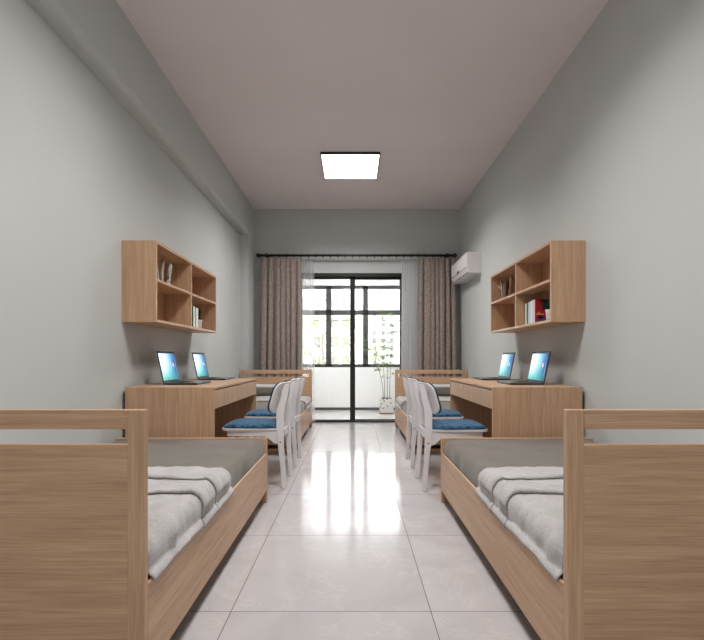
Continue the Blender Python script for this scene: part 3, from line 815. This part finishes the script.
# ------------------------------------------------------------------ curtains
RZ, RY = 2.590, 7.250
cr = empty('curtain_rod', (.05, RY, RZ), 'black curtain rod with round finials above the sliding door', 'curtain rod')
MB().tube([(-1.44, RY, RZ), (1.55, RY, RZ)], .018, 14).build('rod', M['black'], cr)
for sx, x in ((-1, -1.462), (1, 1.575)):
    MB().lathe([(.018, -.045*sx), (.026, -.040*sx), (.017, -.030*sx), (.028, -.018*sx), (.034, .0), (.028, .018*sx), (.010, .032*sx)], (x, RY, RZ), 18, 'X').build('finial', M['black'], cr)
for x in (-1.335, 1.455):
    MB().tube([(x, RY, RZ), (x, YB, RZ)], .009, 10).tube([(x-.018, RY, RZ), (x+.020, RY, RZ)], .032, 14).lathe([(.03, YB-.008), (.03, YB)], (x, 0, RZ), 16, 'Y').build('bracket', M['black'], cr)
rx = [-1.25+.113*k for k in range(24)]
ringme = None
for x in rx:
    if x > 1.42: break
    if ringme is None:
        mb = MB(); P = [(0, .030*math.cos(a*PI/8), -.004+.030*math.sin(a*PI/8)) for a in range(17)]
        mb.tube(P, .0065, 6, caps=False)
        mb.tube([(0, 0, -.028), (0, 0, -.046)], .006, 6)
        r0 = mb.build('ring', M['black'], cr, origin=(0, 0, 0)); ringme = r0
    else:
        r0 = ringme.copy(); COL.objects.link(r0); r0.parent = cr
    r0.location = (x-.05, 0, 0)

def curtain(name, mat, x0, x1, z0, z1, pleats, amp, y, seed, label, cat, gather=.04, th=.003):
    rnd = random.Random(seed)
    ph = [rnd.uniform(-.5, .5) for _ in range(pleats+2)]; am = [rnd.uniform(.35, 1.2) for _ in range(pleats+2)]
    mb = MB(); nu = pleats*12; nv = 24
    def fn(u, v):
        k = u*pleats; k = min(pleats-1e-6, max(0, k+.95*noise.noise(Vector((u*5.3, seed*1.7, 0)))*math.sin(PI*u))); i = int(min(pleats-1, k)); fr = k-i
        a_ = am[i]*(1-fr)+am[i+1]*fr
        spread = 1-gather*(1-v)**1.5*0-gather*v**3
        c = (x0+x1)/2
        sharp = math.sin(2*PI*k); sharp = math.copysign(abs(sharp)**.7, sharp)
        yy = y + amp*a_*sharp*(.55+.45*(1-v))*(1-.35*v**4) + .012*noise.noise(Vector((u*9, v*2.2, seed)))
        x = c+(x0-c+(x1-x0)*u)*spread + .018*math.cos(2*PI*k)*(1-v*.4)/max(1, pleats/8) + .02*noise.noise(Vector((u*4, v*1.5, seed+5)))*(1-v)
        return (x, yy, z0+(z1-z0)*v)
    mb.grid(fn, nu, nv)
    o = mb.build(name, mat, origin=((x0+x1)/2, y, z0))
    if th: solid(o, th, 0)
    tag(o, label, cat); return o
curtain('curtain', M['curtain'], -1.445, -.80, .02, 2.548, 7, .058, RY-.032, 1, 'heavy taupe patterned curtain at the left of the balcony door', 'curtain')
curtain('curtain', M['curtain'], .985, 1.575, .02, 2.548, 7, .058, RY-.032, 2, 'heavy taupe patterned curtain at the right, under the air conditioner', 'curtain')
curtain('sheer_curtain', M['sheer'], -.84, -.615, .02, 2.548, 6, .015, RY+.075, 3, 'narrow white sheer beside the left taupe curtain', 'sheer curtain', .0, 0)
curtain('sheer_curtain', M['sheer'], .755, 1.02, .02, 2.548, 8, .015, RY+.075, 4, 'narrow white sheer beside the right taupe curtain', 'sheer curtain', .0, 0)

# ------------------------------------------------------------------ air conditioner
ac = empty('air_conditioner', (1.57, 6.62, 2.12), 'white split air conditioner high on the right wall beside the curtain', 'air conditioner')
Y0, Y1 = 6.14, 7.09
MB().prism([(1.677, 2.395), (1.4900, 2.395), (1.4820, 2.385), (1.4840, 2.20), (1.5170, 2.130), (1.5370, 2.122), (1.677, 2.122)], Y0, Y1, bev=.004).build('body', M['ac'], ac)
MB().box(1.4815, 1.4860, Y0+.02, Y1-.02, 2.197, 2.203).build('panel_gap', M['acline'], ac)
def skew(p0, p1, t, y0, y1, off=.003):
    # slab lying along the bevelled lower front
    (x0, z0), (x1, z1) = p0, p1; n = Vector((z1-z0, -(x1-x0))).normalized()
    if n.x > 0: n = -n
    return MB().prism([(x0+n.x*off, z0+n.y*off), (x1+n.x*off, z1+n.y*off), (x1-n.x*t, z1-n.y*t), (x0-n.x*t, z0-n.y*t)], y0, y1)
skew((1.4865, 2.192), (1.5110, 2.140), .004, Y0+.05, Y1-.03).build('flap', M['ac'], ac)
skew((1.5110, 2.139), (1.5140, 2.133), .004, Y0+.05, Y1-.03, .0035).build('flap_gap', M['acline'], ac)
MB().box(1.4805, 1.4840, 6.60, 6.69, 2.190, 2.232).build('display', M['key'], ac)

# ------------------------------------------------------------------ balcony things
def bamboo():
    x, y = .605, 8.55
    t = empty('potted_bamboo', (x, y, 0), 'leafy bamboo plant in a square speckled white pot on the balcony', 'potted plant')
    a, c, h = .118, .128, .275
    MB().prism([(x-a, .025), (x-c, h), (x+c, h), (x+a, .025)], y-.12, y+.12, bev=.006).build('pot', M['terrazzo'], t)
    MB().box(x-a-.004, x+a+.004, y-.125, y+.125, 0, .024, .003).build('saucer', plain('terracotta_saucer', (.35, .22, .15), .7), t)
    MB().box(x-.10, x+.10, y-.10, y+.10, h-.01, h+.004).build('soil', M['soil'], t)
    rnd = random.Random(11); lf = MB()
    stems = [(-.05, .03, -.34, .05, 1.34), (-.03, -.04, -.12, -.08, 1.50), (.02, .02, .02, .02, 1.82), (.06, -.03, .12, -.04, 1.58)]
    for (dx, dy, ex, ey, hh) in stems:
        P = []
        for k in range(13):
            q = k/12; P.append(Vector((x+dx+(ex-dx)*q**1.8, y+dy+(ey-dy)*q**1.8, h+(hh-h)*q)))
        MB().tube(P, [.0068*(1-.75*k/12) for k in range(13)], 7).build('stem', M['stem'], t)
        for k in range(4, 13):
            for _ in range(2 if k < 6 else 9):
                if k < 6 and rnd.random() < .5: continue
                a_ = rnd.uniform(0, 2*PI); L = rnd.uniform(.05, .22)
                tw = P[k]+Vector((math.cos(a_)*L, math.sin(a_)*L*.8, rnd.uniform(-.02, .09)))
                lf.tube([P[k], P[k].lerp(tw, .5)+Vector((0, 0, .012)), tw], [.0022, .0016, .001], 4)
                for q in range(rnd.randint(2, 4)):
                    b_ = a_+rnd.uniform(-1.1, 1.1); ll = rnd.uniform(.045, .085); dn = rnd.uniform(-.55, .25)
                    d_ = Vector((math.cos(b_), math.sin(b_), dn)).normalized(); s0 = P[k].lerp(tw, rnd.uniform(.5, 1))
                    sd = d_.cross(Vector((rnd.uniform(-.4, .4), rnd.uniform(-.4, .4), 1))).normalized()*ll*.14
                    mid = s0+d_*ll*.42; tip = s0+d_*ll+Vector((0, 0, -ll*.18))
                    v = [lf.bm.verts.new(p) for p in (s0, mid-sd, tip, mid+sd)]; lf.bm.faces.new(v)
    lf.build('foliage', M['bamboo'], t)
bamboo()

dr = empty('drying_rack', (.0, 8.45, 2.40), 'slim aluminium clothes drying rack under the balcony ceiling', 'drying rack')
for x0_, x1_ in ((-.70, -.05), (.04, .58)):
    MB().tube([(x0_, 8.45, 2.395), (x1_, 8.45, 2.395)], .009, 8).build('pole', M['chrome'], dr)
for x_ in (-.66, -.10, .12, .37):
    MB().tube([(x_, 8.45, 2.40), (x_, 8.45, 2.95)], .0025, 6).lathe([(.008, 2.366), (.014, 2.385), (.008, 2.40)], (x_, 8.45, 0), 10).build('hanger', M['chrome'], dr)

# ------------------------------------------------------------------ outside: buildings, trees, ground
GZ = -9.0
tag(MB().box(-120, 120, BY1+1.5, 220, GZ-1, GZ).build('ground', M['ground']), 'street level ground far below the window', 'ground', kind='structure')
def building(x0, x1, y, z1, xs, zs, ww, wh, mat, label, depth=14):
    t = empty('apartment_building', ((x0+x1)/2, y, GZ), label, 'building')
    MB().box(x0, x1, y, y+depth, GZ, z1).build('facade', mat, t)
    MB().box(x0-.4, x1+.4, y-.5, y+depth, z1, z1+.6).build('roof_edge', mat, t)
    for z_ in zs:
        MB().box(x0, x1, y-.12, y, z_-1.15, z_-1.0).build('floor_band', M['surround'], t)
        for x_ in xs:
            f = MB().box(x_-ww/2-.1, x_+ww/2+.1, y-.15, y, z_-.1, z_+wh+.1).build('window', M['surround'], t)
            p = MB().box(x_-ww/2, x_-.04, y-.19, y-.15, z_, z_+wh).box(x_+.04, x_+ww/2, y-.19, y-.15, z_, z_+wh)
            p.build('pane', M['pane'], f, origin=WORLD[t.name])
building(-20, -.2, 72, 15.5, (-10.8, -8.2, -5.6, -2.8, -1.1), (-6.2, -3.2, -.2, 2.8, 5.8, 8.8, 11.8), 1.0, 1.5, M['facade'], 'pale apartment block seen through the left window panes')
building(2.0, 30, 118, 14, (3.2, 5.4, 7.6, 9.8), (-7, -5, -3, -1, 1, 3, 5, 7, 9, 11), .75, 1.0, M['facade2'], 'white tower block with small windows seen through the right panes')
building(7.9, 24, 70, 17, (8.8,), (-6, -3, 0, 3, 6, 9, 12), .7, 1.6, M['facade'], 'pale block with tall narrow windows at the right window edge')

def tree(x, y, h, cr_, n, label, seed, bare=False):
    t = empty('tree', (x, y, GZ), label, 'tree', 'trees outside the window')
    rnd = random.Random(seed); tips = []; bm_ = MB()
    bm_.tube([(x, y, GZ), (x+.1, y, GZ+h*.4), (x, y, GZ+h*.75), (x+.1, y, GZ+h*.97)], [.16, .12, .07, .015], 8)
    for k in range(26):
        q = rnd.uniform(.42, .97); a = rnd.uniform(0, 2*PI); L = cr_*(1.15-q*.65)*rnd.uniform(.6, 1.1)
        b0 = Vector((x, y, GZ+h*q)); pts = [b0]
        for s in range(1, 5):
            pts.append(b0+Vector((math.cos(a)*L*s/4+rnd.uniform(-.1, .1), math.sin(a)*L*s/4+rnd.uniform(-.1, .1), L*.75*(s/4)**1.1+rnd.uniform(-.1, .1))))
        bm_.tube(pts, [.04, .03, .022, .014, .006], 5); tips += pts[2:]
        for s in (2, 3):
            a2 = a+rnd.uniform(-1.2, 1.2); e = pts[s]+Vector((math.cos(a2)*L*.4, math.sin(a2)*L*.4, L*.4)); bm_.tube([pts[s], e], [.014, .004], 4); tips.append(e)
    bm_.build('branches', M['bark'], t)
    lf = MB()
    for k in range(n):
        c = rnd.choice(tips)+Vector((rnd.gauss(0, .28), rnd.gauss(0, .28), rnd.gauss(0, .25)))
        u = Vector((rnd.gauss(0, 1), rnd.gauss(0, 1), rnd.gauss(0, 1))).normalized(); v = u.orthogonal().normalized()
        s = rnd.uniform(.05, .10)
        lf.bm.faces.new([lf.bm.verts.new(p) for p in (c-u*s, c+v*s*.5, c+u*s, c-v*s*.5)])
    lf.build('foliage', M['tree'], t)
tree(-1.95, 27, 12.2, 2.3, 1500, 'light green spring tree outside the left window pane', 21)
tree(-.15, 31, 12.6, 2.2, 1500, 'light green spring tree outside behind the central door bar', 22)
tree(-3.6, 24, 12.0, 2.3, 1300, 'light green tree outside behind the left sheer curtain', 23)
tree(1.8, 38, 11.0, 2.2, 1100, 'lower green tree outside the right window pane', 24)
tree(-2.2, 34, 15.2, 3.2, 220, 'tall nearly bare tree outside the upper left pane', 25)

# ------------------------------------------------------------------ light, world, camera
wd = bpy.data.worlds.new('World'); SC.world = wd; wd.use_nodes = True
nt = wd.node_tree; bg = nt.nodes['Background']
bg.inputs['Color'].default_value = (.97, .985, 1, 1); bg.inputs['Strength'].default_value = 7.5
sun = bpy.data.lights.new('sun', 'SUN'); sun.energy = 3.0; sun.angle = math.radians(12); sun.color = (1, .97, .92)
so = bpy.data.objects.new('sun', sun); COL.objects.link(so); so.rotation_euler = (math.radians(50), 0, math.radians(15)); so.location = (0, 0, 30)

cam = bpy.data.cameras.new('camera'); co = bpy.data.objects.new('camera', cam); COL.objects.link(co)
co.location = (0, 0, 1.0); co.rotation_euler = (PI/2, 0, 0)
cam.sensor_fit = 'HORIZONTAL'; cam.sensor_width = 36; cam.lens = 470/704*36
cam.shift_x = -1/704; cam.shift_y = 38.5/704
cam.clip_start = .05; cam.clip_end = 500
SC.camera = co
SC.view_settings.view_transform = 'Standard'; SC.view_settings.look = 'None'
SC.view_settings.gamma = 1; SC.view_settings.use_curve_mapping = False
SC.view_settings.exposure = 0.0
SC.cycles.use_denoising = True
SC.cycles.max_bounces = 12; SC.cycles.diffuse_bounces = 6; SC.cycles.glossy_bounces = 4; SC.cycles.transparent_max_bounces = 16
SC.cycles.sample_clamp_indirect = 8
